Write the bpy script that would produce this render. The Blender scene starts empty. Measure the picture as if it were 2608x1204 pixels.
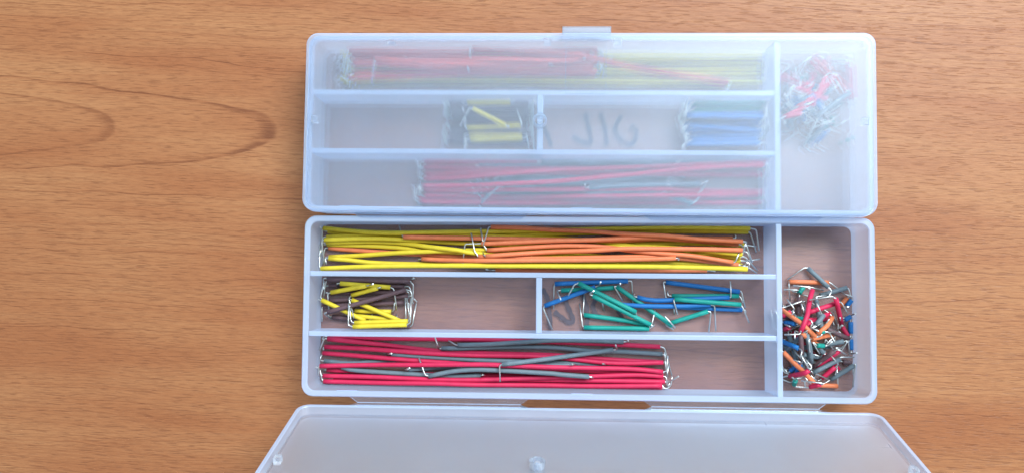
import bpy, bmesh, math, random
from mathutils import Vector, Matrix

# ---------------------------------------------------------------- camera
MM = 0.001
F_PX, RX, RY, CAM_H = 1950.0, 0.0519, 0.0434, 272.1945
scene = bpy.context.scene
C = scene.collection
CAM_R = Matrix.Rotation(RX, 3, 'X') @ Matrix.Rotation(RY, 3, 'Y')
cam_data = bpy.data.cameras.new("camera")
cam_data.sensor_width = 36.0
cam_data.lens = 36.0 * F_PX / 2608.0
cam_data.clip_start = 0.005
cam_data.clip_end = 20.0
cam = bpy.data.objects.new("camera", cam_data)
C.objects.link(cam)
cam.matrix_world = Matrix.Translation((0, 0, CAM_H * MM)) @ CAM_R.to_4x4()
scene.camera = cam

# ---------------------------------------------------------------- light
world = bpy.data.worlds.new("World")
scene.world = world
world.use_nodes = True
wbg = world.node_tree.nodes["Background"]
wbg.inputs[0].default_value = (0.82, 0.92, 1.0, 1)
wbg.inputs[1].default_value = 0.63

def area(name, loc, target, sx, sy, power, col):
    d = bpy.data.lights.new(name, 'AREA')
    d.shape = 'RECTANGLE'
    d.size, d.size_y = sx, sy
    d.energy = power
    d.color = col
    o = bpy.data.objects.new(name, d)
    C.objects.link(o)
    o.location = loc
    o.rotation_euler = (Vector(target) - Vector(loc)).to_track_quat('-Z', 'Y').to_euler()
    return o

area("window_light", (0.70, 0.72, 1.15), (0.02, 0.02, 0), 0.75, 0.75, 40.0, (0.82, 0.92, 1.0))
area("lid_haze_fill_light", (0.08, 0.70, 1.30), (0.02, 0.03, 0), 0.9, 0.4, 9.0, (0.78, 0.90, 1.0))  # fill lamp added to spread haze over the closed lid, not a window

scene.view_settings.view_transform = 'Standard'
scene.view_settings.look = 'None'
scene.view_settings.gamma = 1.0
scene.view_settings.exposure = 0.0
scene.render.engine = 'CYCLES'
scene.cycles.use_denoising = True
scene.cycles.max_bounces = 14
scene.cycles.diffuse_bounces = 4
scene.cycles.transmission_bounces = 12
scene.cycles.transparent_max_bounces = 24
scene.cycles.sample_clamp_indirect = 40.0

# ---------------------------------------------------------------- materials
def new_mat(name):
    m = bpy.data.materials.new(name)
    m.use_nodes = True
    nt = m.node_tree
    nt.nodes.clear()
    out = nt.nodes.new('ShaderNodeOutputMaterial')
    return m, nt, out

def N(nt, typ, **kw):
    n = nt.nodes.new(typ)
    for k, v in kw.items():
        setattr(n, k, v)
    return n

def L(nt, a, b):
    nt.links.new(a, b)

def math_node(nt, op, a, b=None, clamp=False):
    n = N(nt, 'ShaderNodeMath', operation=op)
    n.use_clamp = clamp
    for i, v in enumerate((a, b)):
        if v is None:
            continue
        if isinstance(v, (int, float)):
            n.inputs[i].default_value = v
        else:
            L(nt, v, n.inputs[i])
    return n.outputs[0]

def mix_col(nt, fac, a, b, blend='MIX'):
    n = N(nt, 'ShaderNodeMix', data_type='RGBA', blend_type=blend)
    for sock, v in ((n.inputs[0], fac), (n.inputs[6], a), (n.inputs[7], b)):
        if isinstance(v, (int, float)):
            sock.default_value = v
        elif isinstance(v, tuple):
            sock.default_value = (*v, 1)
        else:
            L(nt, v, sock)
    return n.outputs[2]

def ramp(nt, val, lo, hi):
    n = N(nt, 'ShaderNodeMapRange')
    n.interpolation_type = 'SMOOTHSTEP'
    L(nt, val, n.inputs[0])
    n.inputs[1].default_value = lo
    n.inputs[2].default_value = hi
    return n.outputs[0]

def make_wood():
    m, nt, out = new_mat("cherry_laminate")
    tc = N(nt, 'ShaderNodeTexCoord')
    mp = N(nt, 'ShaderNodeMapping')
    mp.inputs['Rotation'].default_value = (0, 0, math.radians(2.4))
    mp.inputs['Scale'].default_value = (1000, 1000, 1000)
    L(nt, tc.outputs['Object'], mp.inputs[0])
    sep = N(nt, 'ShaderNodeSeparateXYZ')
    L(nt, mp.outputs[0], sep.inputs[0])
    U, V = sep.outputs[0], sep.outputs[1]

    def noise(su, sv, detail=3.0, rough=0.55, off=0.0, dist=0.0):
        cx = N(nt, 'ShaderNodeCombineXYZ')
        L(nt, math_node(nt, 'MULTIPLY', U, su), cx.inputs[0])
        L(nt, math_node(nt, 'MULTIPLY', V, sv), cx.inputs[1])
        cx.inputs[2].default_value = off
        n = N(nt, 'ShaderNodeTexNoise')
        n.inputs['Scale'].default_value = 1.0
        n.inputs['Detail'].default_value = detail
        n.inputs['Roughness'].default_value = rough
        n.inputs['Distortion'].default_value = dist
        L(nt, cx.outputs[0], n.inputs['Vector'])
        return n.outputs[0]

    # growth rings: distance from a log axis that dives under the board
    warp = math_node(nt, 'MULTIPLY', math_node(nt, 'SUBTRACT', noise(0.011, 0.03, 2.0, off=3.1), 0.5), 9.0)
    warp2 = math_node(nt, 'MULTIPLY', math_node(nt, 'SUBTRACT', noise(0.05, 0.12, 2.0, off=8.4), 0.5), 2.6)
    vv = math_node(nt, 'ADD', math_node(nt, 'SUBTRACT', V, 48.0), math_node(nt, 'ADD', warp, warp2))
    dep = math_node(nt, 'ADD', math_node(nt, 'MULTIPLY', U, 0.031), 49.06)
    r = math_node(nt, 'SQRT', math_node(nt, 'ADD', math_node(nt, 'MULTIPLY', math_node(nt, 'POWER', math_node(nt, 'ABSOLUTE', vv), 2.6), 0.165), math_node(nt, 'MULTIPLY', dep, dep)))
    t = math_node(nt, 'MULTIPLY', r, 1 / 2.7)
    # irregular ring spacing
    n1 = N(nt, 'ShaderNodeTexNoise', noise_dimensions='1D')
    n1.inputs['Scale'].default_value = 0.45
    n1.inputs['Detail'].default_value = 1.0
    L(nt, t, n1.inputs['W'])
    t = math_node(nt, 'ADD', t, math_node(nt, 'MULTIPLY', n1.outputs[0], 1.3))
    fr = math_node(nt, 'FRACT', t)
    fl = math_node(nt, 'FLOOR', t)
    wn = N(nt, 'ShaderNodeTexWhiteNoise', noise_dimensions='1D')
    L(nt, fl, wn.inputs['W'])
    ring_amt = math_node(nt, 'ADD', math_node(nt, 'MULTIPLY', wn.outputs[0], 0.65), 0.35)
    late = math_node(nt, 'MULTIPLY', math_node(nt, 'POWER', fr, 6.0), ramp(nt, fr, 1.0, 0.955))
    late = math_node(nt, 'MULTIPLY', late, ring_amt)
    line = math_node(nt, 'MULTIPLY', ramp(nt, fr, 0.86, 0.95), ramp(nt, fr, 1.0, 0.965))
    line = math_node(nt, 'MULTIPLY', line, ring_amt)
    line = math_node(nt, 'MULTIPLY', line, ramp(nt, noise(0.04, 0.5, 3.0, off=5.5), 0.30, 0.62))

    keep = math_node(nt, 'MAXIMUM', ramp(nt, math_node(nt, 'ABSOLUTE', vv), 9.0, 24.0), ramp(nt, U, -58.0, -90.0))
    late = math_node(nt, 'MULTIPLY', late, keep)
    line = math_node(nt, 'MULTIPLY', line, keep)
    broad = noise(0.008, 0.05, 2.0, off=1.7)
    streak = noise(0.035, 1.1, 4.0, 0.62, off=0.4)
    fibre = noise(0.22, 3.4, 3.0, 0.65, off=2.3)
    pore = ramp(nt, noise(0.16, 2.3, 1.0, 0.5, off=7.7), 0.60, 0.69)
    fine = noise(1.1, 5.0, 2.0, 0.6, off=9.2)

    light = (0.375, 0.166, 0.068)
    mid = (0.296, 0.104, 0.038)
    dark = (0.125, 0.036, 0.013)
    c = mix_col(nt, ramp(nt, broad, 0.30, 0.72), light, mid)
    c = mix_col(nt, math_node(nt, 'MULTIPLY', ramp(nt, streak, 0.40, 0.78), 0.55), c, mid)
    c = mix_col(nt, math_node(nt, 'MULTIPLY', late, 0.8), c, mid)
    c = mix_col(nt, math_node(nt, 'MULTIPLY', line, 0.85), c, dark)
    c = mix_col(nt, math_node(nt, 'MULTIPLY', ramp(nt, fibre, 0.38, 0.72), 0.42), c, dark)
    c = mix_col(nt, math_node(nt, 'MULTIPLY', pore, 0.38), c, dark)
    c = mix_col(nt, math_node(nt, 'MULTIPLY', ramp(nt, fine, 0.5, 0.8), 0.16), c, (0.42, 0.245, 0.14))
    b = N(nt, 'ShaderNodeBsdfPrincipled')
    L(nt, c, b.inputs['Base Color'])
    rg = math_node(nt, 'ADD', math_node(nt, 'MULTIPLY', fibre, 0.16), 0.40)
    L(nt, rg, b.inputs['Roughness'])
    b.inputs['Specular IOR Level'].default_value = 0.29
    bump = N(nt, 'ShaderNodeBump')
    bump.inputs['Strength'].default_value = 0.6
    bump.inputs['Distance'].default_value = 0.0001
    hh = math_node(nt, 'ADD', math_node(nt, 'MULTIPLY', fibre, 0.7), math_node(nt, 'MULTIPLY', pore, -0.9))
    L(nt, hh, bump.inputs['Height'])
    L(nt, bump.outputs[0], b.inputs['Normal'])
    L(nt, b.outputs[0], out.inputs[0])
    return m

def make_frosted(name, body, refr_rough, col, gloss_rough=0.30, trans_mix=0.45, refract=True, fresnel=True, clear=0.0, marks=False, tint=(0.91, 0.945, 0.985)):
    """Milky polypropylene: a share of scattered light plus rough see-through."""
    m, nt, out = new_mat(name)
    tc = N(nt, 'ShaderNodeTexCoord')
    no = N(nt, 'ShaderNodeTexNoise')
    no.inputs['Scale'].default_value = 900.0
    no.inputs['Detail'].default_value = 3.0
    L(nt, tc.outputs['Object'], no.inputs['Vector'])
    bump = N(nt, 'ShaderNodeBump')
    bump.inputs['Strength'].default_value = 0.10
    bump.inputs['Distance'].default_value = 0.0001
    L(nt, no.outputs[0], bump.inputs['Height'])
    dif = N(nt, 'ShaderNodeBsdfDiffuse')
    dif.inputs[0].default_value = (*col, 1)
    tra = N(nt, 'ShaderNodeBsdfTranslucent')
    tra.inputs[0].default_value = (*col, 1)
    mx = N(nt, 'ShaderNodeMixShader')
    mx.inputs[0].default_value = trans_mix
    L(nt, dif.outputs[0], mx.inputs[1])
    L(nt, tra.outputs[0], mx.inputs[2])
    if refract:
        see = N(nt, 'ShaderNodeBsdfRefraction')
        see.inputs['Roughness'].default_value = refr_rough
        see.inputs['IOR'].default_value = 1.30
        see.inputs[0].default_value = (0.97, 0.985, 1, 1)
        if clear:
            thru = N(nt, 'ShaderNodeBsdfTransparent')
            thru.inputs[0].default_value = (0.95, 0.975, 1, 1)
            both = N(nt, 'ShaderNodeMixShader')
            both.inputs[0].default_value = clear
            L(nt, see.outputs[0], both.inputs[1])
            L(nt, thru.outputs[0], both.inputs[2])
            see = both
    else:
        see = N(nt, 'ShaderNodeBsdfTransparent')
        see.inputs[0].default_value = (*tint, 1)
    big = N(nt, 'ShaderNodeTexNoise')
    big.inputs['Scale'].default_value = 60.0
    big.inputs['Detail'].default_value = 4.0
    L(nt, tc.outputs['Object'], big.inputs['Vector'])
    fac = math_node(nt, 'ADD', math_node(nt, 'MULTIPLY', big.outputs[0], 0.06), body - 0.03)
    if marks:   # flow marks of the moulding and fine scuffs
        def stretched(sx, sy, sz, detail):
            mp = N(nt, 'ShaderNodeMapping')
            mp.inputs['Scale'].default_value = (sx, sy, sz)
            mp.inputs['Rotation'].default_value = (0, 0, 0.35 if sx < sy else -0.6)
            L(nt, tc.outputs['Object'], mp.inputs[0])
            nn = N(nt, 'ShaderNodeTexNoise')
            nn.inputs['Scale'].default_value = 1.0
            nn.inputs['Detail'].default_value = detail
            L(nt, mp.outputs[0], nn.inputs['Vector'])
            return nn.outputs[0]
        fac = math_node(nt, 'ADD', fac, math_node(nt, 'MULTIPLY', math_node(nt, 'SUBTRACT', stretched(14, 60, 14, 3.0), 0.5), 0.10))
        scuff = math_node(nt, 'ADD', ramp(nt, stretched(70, 1400, 70, 1.0), 0.70, 0.78), ramp(nt, stretched(1300, 90, 90, 1.0), 0.71, 0.78))
        fac = math_node(nt, 'ADD', fac, math_node(nt, 'MULTIPLY', scuff, 0.05))
    m2 = N(nt, 'ShaderNodeMixShader')
    L(nt, fac, m2.inputs[0])
    L(nt, see.outputs[0], m2.inputs[1])
    L(nt, mx.outputs[0], m2.inputs[2])
    glo = N(nt, 'ShaderNodeBsdfGlossy')
    glo.inputs['Roughness'].default_value = gloss_rough
    glo.inputs[0].default_value = (1, 1, 1, 1)
    L(nt, bump.outputs[0], glo.inputs['Normal'])
    fre = N(nt, 'ShaderNodeFresnel')
    fre.inputs['IOR'].default_value = 1.45
    m3 = N(nt, 'ShaderNodeMixShader')
    if fresnel:
        L(nt, fre.outputs[0], m3.inputs[0])
    else:
        m3.inputs[0].default_value = 0.04
    L(nt, m2.outputs[0], m3.inputs[1])
    L(nt, glo.outputs[0], m3.inputs[2])
    L(nt, m3.outputs[0], out.inputs[0])
    return m

def make_plain(name, col, rough=0.52, metal=0.0, spec=0.32, var=0.16, scale=400.0):
    m, nt, out = new_mat(name)
    tc = N(nt, 'ShaderNodeTexCoord')
    no = N(nt, 'ShaderNodeTexNoise')
    no.inputs['Scale'].default_value = scale
    no.inputs['Detail'].default_value = 3.0
    L(nt, tc.outputs['Object'], no.inputs['Vector'])
    c = mix_col(nt, no.outputs[0], tuple(x * (1 - var) for x in col), tuple(min(1, x * (1 + var)) for x in col))
    b = N(nt, 'ShaderNodeBsdfPrincipled')
    L(nt, c, b.inputs['Base Color'])
    b.inputs['Metallic'].default_value = metal
    b.inputs['Roughness'].default_value = rough
    b.inputs['Specular IOR Level'].default_value = spec
    L(nt, b.outputs[0], out.inputs[0])
    return m

WOOD = make_wood()
PLASTIC_COL = (0.56, 0.74, 1.0)
P_LID = make_frosted("frosted_lid_plastic", 0.135, 0.20, (0.63, 0.79, 1.0), 0.42, clear=0.50, marks=True)
P_WALL = make_frosted("milky_wall_plastic", 0.38, 0.3, (0.74, 0.84, 1.0), 0.30, 0.5, refract=False, fresnel=False)
P_FLOOR = make_frosted("clear_floor_plastic", 0.07, 0.2, (0.66, 0.68, 0.92), 0.35, 0.35, refract=False, tint=(0.975, 0.96, 0.965))
P_RIM = make_frosted("milky_rim_plastic", 0.56, 0.3, (0.64, 0.78, 1.0), 0.26, 0.35, refract=False)
P_THIN = make_frosted("thin_hinge_plastic", 0.06, 0.2, (0.64, 0.76, 1.0), 0.25, 0.4, refract=False)
TIN = make_plain("tinned_copper", (0.58, 0.60, 0.57), 0.34, 1.0, 0.5, 0.05, 900)
INK = make_plain("black_marker_ink", (0.085, 0.070, 0.085), 0.6, 0, 0.3, 0.4, 300)
SLEEVE = {
    'yellow': make_plain("yellow_sleeve", (0.61, 0.465, 0.028)),
    'orange': make_plain("orange_sleeve", (0.62, 0.170, 0.068)),
    'coral': make_plain("coral_sleeve", (0.60, 0.075, 0.055)),
    'red': make_plain("red_sleeve", (0.52, 0.018, 0.070)),
    'grey': make_plain("grey_sleeve", (0.125, 0.165, 0.185)),
    'brown': make_plain("brown_sleeve", (0.105, 0.060, 0.066)),
    'blue': make_plain("blue_sleeve", (0.012, 0.135, 0.37)),
    'teal': make_plain("teal_sleeve", (0.008, 0.255, 0.205)),
}

# ---------------------------------------------------------------- helpers
def mesh_obj(name, verts, faces, mats, parent=None, loc=(0, 0, 0), smooth=False, fmat=None):
    me = bpy.data.meshes.new(name)
    me.from_pydata([(x * MM, y * MM, z * MM) for x, y, z in verts], [], faces)
    if not isinstance(mats, (list, tuple)):
        mats = [mats]
    for m in mats:
        me.materials.append(m)
    if fmat:
        me.polygons.foreach_set('material_index', fmat)
    if smooth:
        me.polygons.foreach_set('use_smooth', [True] * len(me.polygons))
    me.update()
    o = bpy.data.objects.new(name, me)
    o.location = [c * MM for c in loc]
    C.objects.link(o)
    if parent:
        o.parent = parent
    return o

def empty(name, loc=(0, 0, 0), rz=0.0, parent=None):
    o = bpy.data.objects.new(name, None)
    o.empty_display_size = 0.005
    o.location = [c * MM for c in loc]
    o.rotation_euler = (0, 0, rz)
    C.objects.link(o)
    if parent:
        o.parent = parent
    return o

def tag(o, label, cat, group=None):
    o['label'] = label
    o['category'] = cat
    if group:
        o['group'] = group

def rrect(hx, hy, r, n=7):
    pts = []
    for cx, cy, a0 in ((hx - r, hy - r, 0), (-hx + r, hy - r, 90), (-hx + r, -hy + r, 180), (hx - r, -hy + r, 270)):
        for k in range(n + 1):
            a = math.radians(a0 + 90 * k / n)
            pts.append((cx + r * math.cos(a), cy + r * math.sin(a)))
    return pts

def loops_mesh(loops, cap_first=True, cap_last=True, closed=False):
    verts, faces = [], []
    n = len(loops[0])
    for lp in loops:
        verts += lp
    m = len(loops)
    for i in range(m if closed else m - 1):
        a, b = i * n, ((i + 1) % m) * n
        for k in range(n):
            k2 = (k + 1) % n
            faces.append((a + k, a + k2, b + k2, b + k))
    if not closed:
        if cap_first:
            faces.append(tuple(range(n - 1, -1, -1)))
        if cap_last:
            faces.append(tuple(range((m - 1) * n, m * n)))
    return verts, faces

def bevel_box(x0, x1, y0, y1, z0, z1, b=0.25):
    """box with a chamfered upper edge"""
    def lp(d, z):
        return [(x0 + d, y0 + d, z), (x1 - d, y0 + d, z), (x1 - d, y1 - d, z), (x0 + d, y1 - d, z)]
    return loops_mesh([lp(0, z0), lp(0, z1 - b), lp(b * 0.3, z1 - b * 0.3), lp(b, z1)])

def unproj(px, py, z):
    """where the line of sight through a photo pixel meets height z (mm)"""
    d = CAM_R @ Vector(((px - 1304) / F_PX, -(py - 602) / F_PX, -1))
    t = (z - CAM_H) / d.z
    return Vector((d.x * t, d.y * t, z))

# ---------------------------------------------------------------- table
tv, tf = bevel_box(-620, 640, -430, 420, -25, 0, 2.0)
table = mesh_obj('table_top', tv, tf, WOOD)
table['kind'] = 'structure'
table['label'] = 'cherry wood laminate table top under the cases'

# ---------------------------------------------------------------- the plastic cases
HX, HY, HZ = 95.0, 30.35, 16.0
DIV_Y = (10.8, -9.4)
VX0, VX1 = 62.9, 64.8
MX0, MX1 = -16.27, -14.3
INX, INYT, INYB = 92.9, 28.3, -28.65
STRAPS = ((-78.3, -18.7), (19.5, 78.6))
CASES = {1: ((13.4877, 51.0106), -0.0110), 2: ((13.1685, -10.4367), -0.0053)}

def to_local(p, c):
    (x, y), r = CASES[c]
    dx, dy = p.x - x, p.y - y
    return Vector((dx * math.cos(r) + dy * math.sin(r), -dx * math.sin(r) + dy * math.cos(r), p.z))

def to_world(p, c):
    (x, y), r = CASES[c]
    return Vector((x + p.x * math.cos(r) - p.y * math.sin(r), y + p.x * math.sin(r) + p.y * math.cos(r), p.z))

def lid_mesh():
    """shallow tray: rim at z=0, outer face at z=4"""
    def lp(d, z, r):
        return [(x, y, z) for x, y in rrect(HX - d, HY - d, r)]
    loops = [lp(1.35, 2.75, 3.0), lp(1.30, 0.25, 3.0), lp(1.15, 0, 3.1), lp(0.15, 0, 3.8), lp(0, 0.2, 4.0), lp(0.12, 2.7, 4.0),
             lp(0.35, 3.5, 3.9), lp(0.8, 3.88, 3.6), lp(1.5, 4.0, 3.0)]
    v, f = loops_mesh(loops)
    n = len(loops[0])
    fm = []
    for i in range(len(loops) - 1):
        fm += [1 if i in (1, 2, 3, 6) else 2] * n
    fm += [0, 0]
    return v, f, fm

def ring_mesh(cx, cy, z0, z1, r0, r1, n=20):
    lo = []
    for r, z in ((r1, z0), (r1, z1), (r0, z1), (r0, z0)):
        lo.append([(cx + r * math.cos(2 * math.pi * k / n), cy + r * math.sin(2 * math.pi * k / n), z) for k in range(n)])
    return loops_mesh(lo, closed=True)

def cyl_mesh(cx, cy, prof, n=20):
    lo = [[(cx + r * math.cos(2 * math.pi * k / n), cy + r * math.sin(2 * math.pi * k / n), z) for k in range(n)] for r, z in prof]
    return loops_mesh(lo)

def make_case(c, label, lid_tilt):
    (x, y), rz = CASES[c]
    root = empty('storage_case', (x, y, 0), rz)
    tag(root, label, 'plastic case', 'hinged jumper wire cases on the table')
    tray = empty('tray', (0, 0, 0), 0, root)
    # floor panel
    v, f = loops_mesh([[(a, b, z) for a, b in rrect(HX - d, HY - d, 3.0)] for d, z in ((1.0, 0.15), (0.6, 0.5), (0.6, 1.2))])
    mesh_obj('floor_panel', v, f, P_FLOOR, tray)
    # outer wall: a ring standing on the floor panel
    def lp(d, z, r):
        return [(a, b, z) for a, b in rrect(HX - d, HY - d, r)]
    loops = [lp(2.0, 1.23, 2.6), lp(0.55, 1.23, 3.6), lp(0.10, HZ - 2.6, 3.9), lp(0.0, HZ - 2.3, 4.0), lp(0.0, HZ - 0.35, 4.0), lp(0.30, HZ, 3.8),
             lp(1.75, HZ, 2.8), lp(2.05, HZ - 0.35, 2.6)]
    v, f = loops_mesh(loops, closed=True)
    n = len(loops[0])
    fm = []
    for i in range(len(loops)):
        fm += [1 if i in (3, 4, 5, 6) else 0] * n
    mesh_obj('outer_wall', v, f, [P_WALL, P_RIM], tray, fmat=fm, smooth=False)
    # dividers
    def divider(x0, x1, y0, y1, zt):
        v, f = bevel_box(x0, x1, y0, y1, 1.23, zt, 0.3)
        fm = [0] * 4 + [1] * 4 + [1] * 4 + [0, 1]
        return mesh_obj('divider', v, f, [P_WALL, P_RIM], tray, fmat=fm)
    for yc in DIV_Y:
        divider(-INX, VX0 - 0.03, yc - 0.85, yc + 0.85, HZ - 0.25)
    divider(VX0, VX1, INYB + 0.05, INYT - 0.05, HZ - 0.22)
    divider(MX0, MX1, DIV_Y[1] + 0.88, DIV_Y[0] - 0.88, HZ - 0.28)
    # lid
    lid = empty('lid', (0, 0, 0), 0, root)
    piv = Vector((0, -HY - 1.75, HZ + 0.04))
    ang = lid_tilt
    lid.matrix_local = (Matrix.Translation(piv * MM) @ Matrix.Rotation(ang, 4, 'X') @ Matrix.Translation(Vector((0, HY + 1.75, 0)) * MM))
    v, f, fm = lid_mesh()
    mesh_obj('lid_shell', v, f, [P_LID, P_RIM, P_WALL], lid, fmat=fm)
    # raised seam ring and moulding stub in the panel
    v, f = ring_mesh(-15.28, 0.7, 3.98, 4.22, 1.9, 2.25)
    mesh_obj('gate_ring', v, f, P_THIN, lid)
    v, f = cyl_mesh(-15.28, 0.7, ((0.9, 2.78), (0.9, 1.0), (0.5, 0.8)))
    mesh_obj('gate_stub', v, f, P_LID, lid)
    v, f = ring_mesh(-15.28, 0.7, 0.4, 2.78, 1.75, 2.35)
    mesh_obj('gate_ring', v, f, P_LID, lid)
    # small catches on the lid's inner wall
    for cx, cy, wx, wy in ((-91.6, 1.0, 1.0, 2.4), (91.6, 1.0, 1.0, 2.4), (-66, 27.4, 1.2, 1.5), (-13, 27.4, 1.3, 2.4), (10.5, 27.4, 1.3, 2.4)):
        v, f = bevel_box(cx - wx, cx + wx, cy - wy / 2, cy + wy / 2, 0.4, 2.7, 0.2)
        mesh_obj('catch', v, f, P_LID, lid)
    # latch flap on the back edge
    v, f = bevel_box(-8.1, 8.1, HY + 0.05, HY + 1.75, -5.5, 3.6, 0.5)
    mesh_obj('latch_flap', v, f, P_LID, lid)
    v, f = bevel_box(-8.1, 8.1, HY - 2.6, HY + 1.75, 3.62, 4.35, 0.25)
    mesh_obj('latch_flap', v, f, P_LID, lid)
    # thin moulded outline of the latch bed on the lid panel
    fr = [(-7.0, 9.3), (6.6, 9.3), (6.6, HY - 1.6), (-7.0, HY - 1.6)]
    inn = [(-6.75, 9.55), (6.35, 9.55), (6.35, HY - 1.85), (-6.75, HY - 1.85)]
    v, f = loops_mesh([[(a, b, 4.005) for a, b in fr], [(a, b, 4.10) for a, b in fr], [(a, b, 4.10) for a, b in inn], [(a, b, 4.005) for a, b in inn]], closed=True)
    mesh_obj('latch_outline', v, f, P_THIN, lid)
    # hinge straps: two leaves meeting in a crease
    for s0, s1 in STRAPS:
        def leaf(z0, z1):
            a = [(s0, -HY - 0.03), (s1, -HY - 0.03), (s1 - 2.4, -HY - 1.72), (s0 + 2.4, -HY - 1.72)]
            return loops_mesh([[(p[0], p[1], z) for p in reversed(a)] for z in (z0, z1)])
        v, f = leaf(HZ - 0.75, HZ - 0.02)
        mesh_obj('hinge_strap', v, f, P_THIN, tray)
        v, f = leaf(0.02, 0.7)
        mesh_obj('hinge_strap', v, f, P_THIN, lid)
        v, f = bevel_box(s0 + 1, s1 - 1, -HY + 0.02, -HY + 0.35, 0.25, 0.95, 0.1)
        def edge_bar(zc, par):
            lo = []
            for xx in (s0 + 2.4, s1 - 2.4):
                lo.append([(xx, -HY - 1.72 + 0.10 * math.cos(q), zc + 0.10 * math.sin(q)) for q in [k * math.pi / 3 for k in range(6)]])
            v, f = loops_mesh(lo)
            return mesh_obj('hinge_crease', v, f, P_RIM, par)
        edge_bar(HZ + 0.02, tray)
    # front wall notches
    for nx in (-79.5, -1.0):
        v, f = bevel_box(nx - 3.5, nx + 3.5, INYB, INYB + 0.55, HZ - 1.6, HZ - 0.1, 0.2)
        mesh_obj('rim_notch', v, f, P_RIM, tray)
    return root, tray, lid

case_open, tray_open, lid_open = make_case(2, 'open translucent plastic case with its lid tipped up in front', math.radians(180 - 71.5))
case_shut, tray_shut, lid_shut = make_case(1, 'closed translucent plastic case with frosted lid, behind the open one', 0.0)

# marker strokes on the case floors (photo pixels, as seen through the floor)
def strokes(c, tray, paths, w=1.5):
    verts, faces = [], []
    for path in paths:
        pts = [to_local(unproj(px, py, 1.235), c) for px, py in path]
        dense = catmull(pts, 6)
        base = len(verts)
        for i, p in enumerate(dense):
            a = dense[max(0, i - 1)]
            b = dense[min(len(dense) - 1, i + 1)]
            d = (b - a)
            d.z = 0
            d.normalize()
            nrm = Vector((-d.y, d.x, 0))
            ww = w * (0.5 + 0.08 * math.sin(i * 1.3))
            verts += [tuple(p + nrm * ww), tuple(p - nrm * ww)]
        for i in range(len(dense) - 1):
            q = base + 2 * i
            faces.append((q, q + 1, q + 3, q + 2))
    o = mesh_obj('handwriting', verts, faces, INK, tray)
    o['label'] = 'black marker handwriting on the compartment floor'
    return o

def catmull(pts, n):
    if len(pts) == 2:
        return [pts[0].lerp(pts[1], k / n) for k in range(n + 1)]
    out = []
    for i in range(len(pts) - 1):
        p0 = pts[i - 1] if i else pts[0] * 2 - pts[1]
        p1, p2 = pts[i], pts[i + 1]
        p3 = pts[i + 2] if i + 2 < len(pts) else pts[-1] * 2 - pts[-2]
        for k in range(n):
            t = k / n
            out.append(0.5 * ((2 * p1) + (p2 - p0) * t + (2 * p0 - 5 * p1 + 4 * p2 - p3) * t * t + (3 * p1 - p0 - 3 * p2 + p3) * t ** 3))
    out.append(pts[-1])
    return out

strokes(2, tray_open, [
    [(1381, 735), (1393, 755), (1399, 785), (1402, 838)],
    [(1412, 792), (1432, 808), (1450, 820), (1460, 814), (1452, 792), (1440, 765)],
    [(1482, 748), (1494, 780), (1496, 812), (1492, 838)],
    [(1517, 762), (1510, 778), (1517, 797), (1530, 806)],
    [(1574, 790), (1582, 806), (1570, 818)],
])
strokes(1, tray_shut, [
    [(1384, 325), (1394, 345), (1404, 372)],
    [(1490, 290), (1500, 330), (1504, 364), (1480, 360), (1458, 348)],
    [(1528, 290), (1540, 325), (1546, 370)],
    [(1582, 296), (1566, 330), (1585, 362), (1612, 366), (1620, 338), (1606, 322)],
])

# ---------------------------------------------------------------- jumper wires
RW, RL = 0.81, 0.255
COMP = {  # compartment bounds in case-local mm
    'back': (-INX, VX0, DIV_Y[0] + 0.85, INYT),
    'midleft': (-INX, MX0, DIV_Y[1] + 0.85, DIV_Y[0] - 0.85),
    'midright': (MX1, VX0, DIV_Y[1] + 0.85, DIV_Y[0] - 0.85),
    'front': (-INX, VX0, INYB, DIV_Y[1] - 0.85),
    'side': (VX1, INX, INYB, INYT),
}
CELL = 0.25
HEIGHT = {}

def grid_top(key, x, y, r):
    """highest thing lying under a disc of radius r"""
    g = HEIGHT.setdefault(key, {})
    best = 1.23
    ix, iy = int(round(x / CELL)), int(round(y / CELL))
    k = int(r / CELL)
    for i in range(-k, k + 1, 1):
        for j in range(-k, k + 1, 1):
            h = g.get((ix + i, iy + j))
            if h is not None:
                d2 = (i * i + j * j) * CELL * CELL
                if d2 <= r * r:
                    hh = h - (r - math.sqrt(max(0, r * r - d2)))
                    if hh > best:
                        best = hh
    return best

def stamp(key, pts, r):
    g = HEIGHT.setdefault(key, {})
    k = int(r / CELL) + 1
    for a, b in zip(pts, pts[1:]):
        n = max(1, int((b - a).length / CELL))
        for s in range(n):
            p = a.lerp(b, s / n)
            ix, iy = int(round(p.x / CELL)), int(round(p.y / CELL))
            for i in range(-k, k + 1):
                for j in range(-k, k + 1):
                    d2 = (i * i + j * j) * CELL * CELL
                    if d2 <= r * r:
                        h = p.z + math.sqrt(r * r - d2)
                        q = (ix + i, iy + j)
                        if g.get(q, 0) < h:
                            g[q] = h

def tube(path, r, n, cap=True, hole=None):
    verts, faces = [], []
    m = len(path)
    up = Vector((0, 0, 1))
    for i, p in enumerate(path):
        t = (path[min(m - 1, i + 1)] - path[max(0, i - 1)])
        t.normalize()
        s = t.cross(up)
        if s.length < 0.2:
            s = t.cross(Vector((1, 0, 0)))
        s.normalize()
        u = s.cross(t)
        for k in range(n):
            a = 2 * math.pi * k / n
            verts.append(tuple(p + s * (r * math.cos(a)) + u * (r * math.sin(a))))
    for i in range(m - 1):
        for k in range(n):
            k2 = (k + 1) % n
            faces.append((i * n + k, i * n + k2, (i + 1) * n + k2, (i + 1) * n + k))
    if cap:
        faces.append(tuple(range(n - 1, -1, -1)))
        faces.append(tuple(range((m - 1) * n, m * n)))
    return verts, faces

WIRES = []
rnd = random.Random(11)

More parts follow.
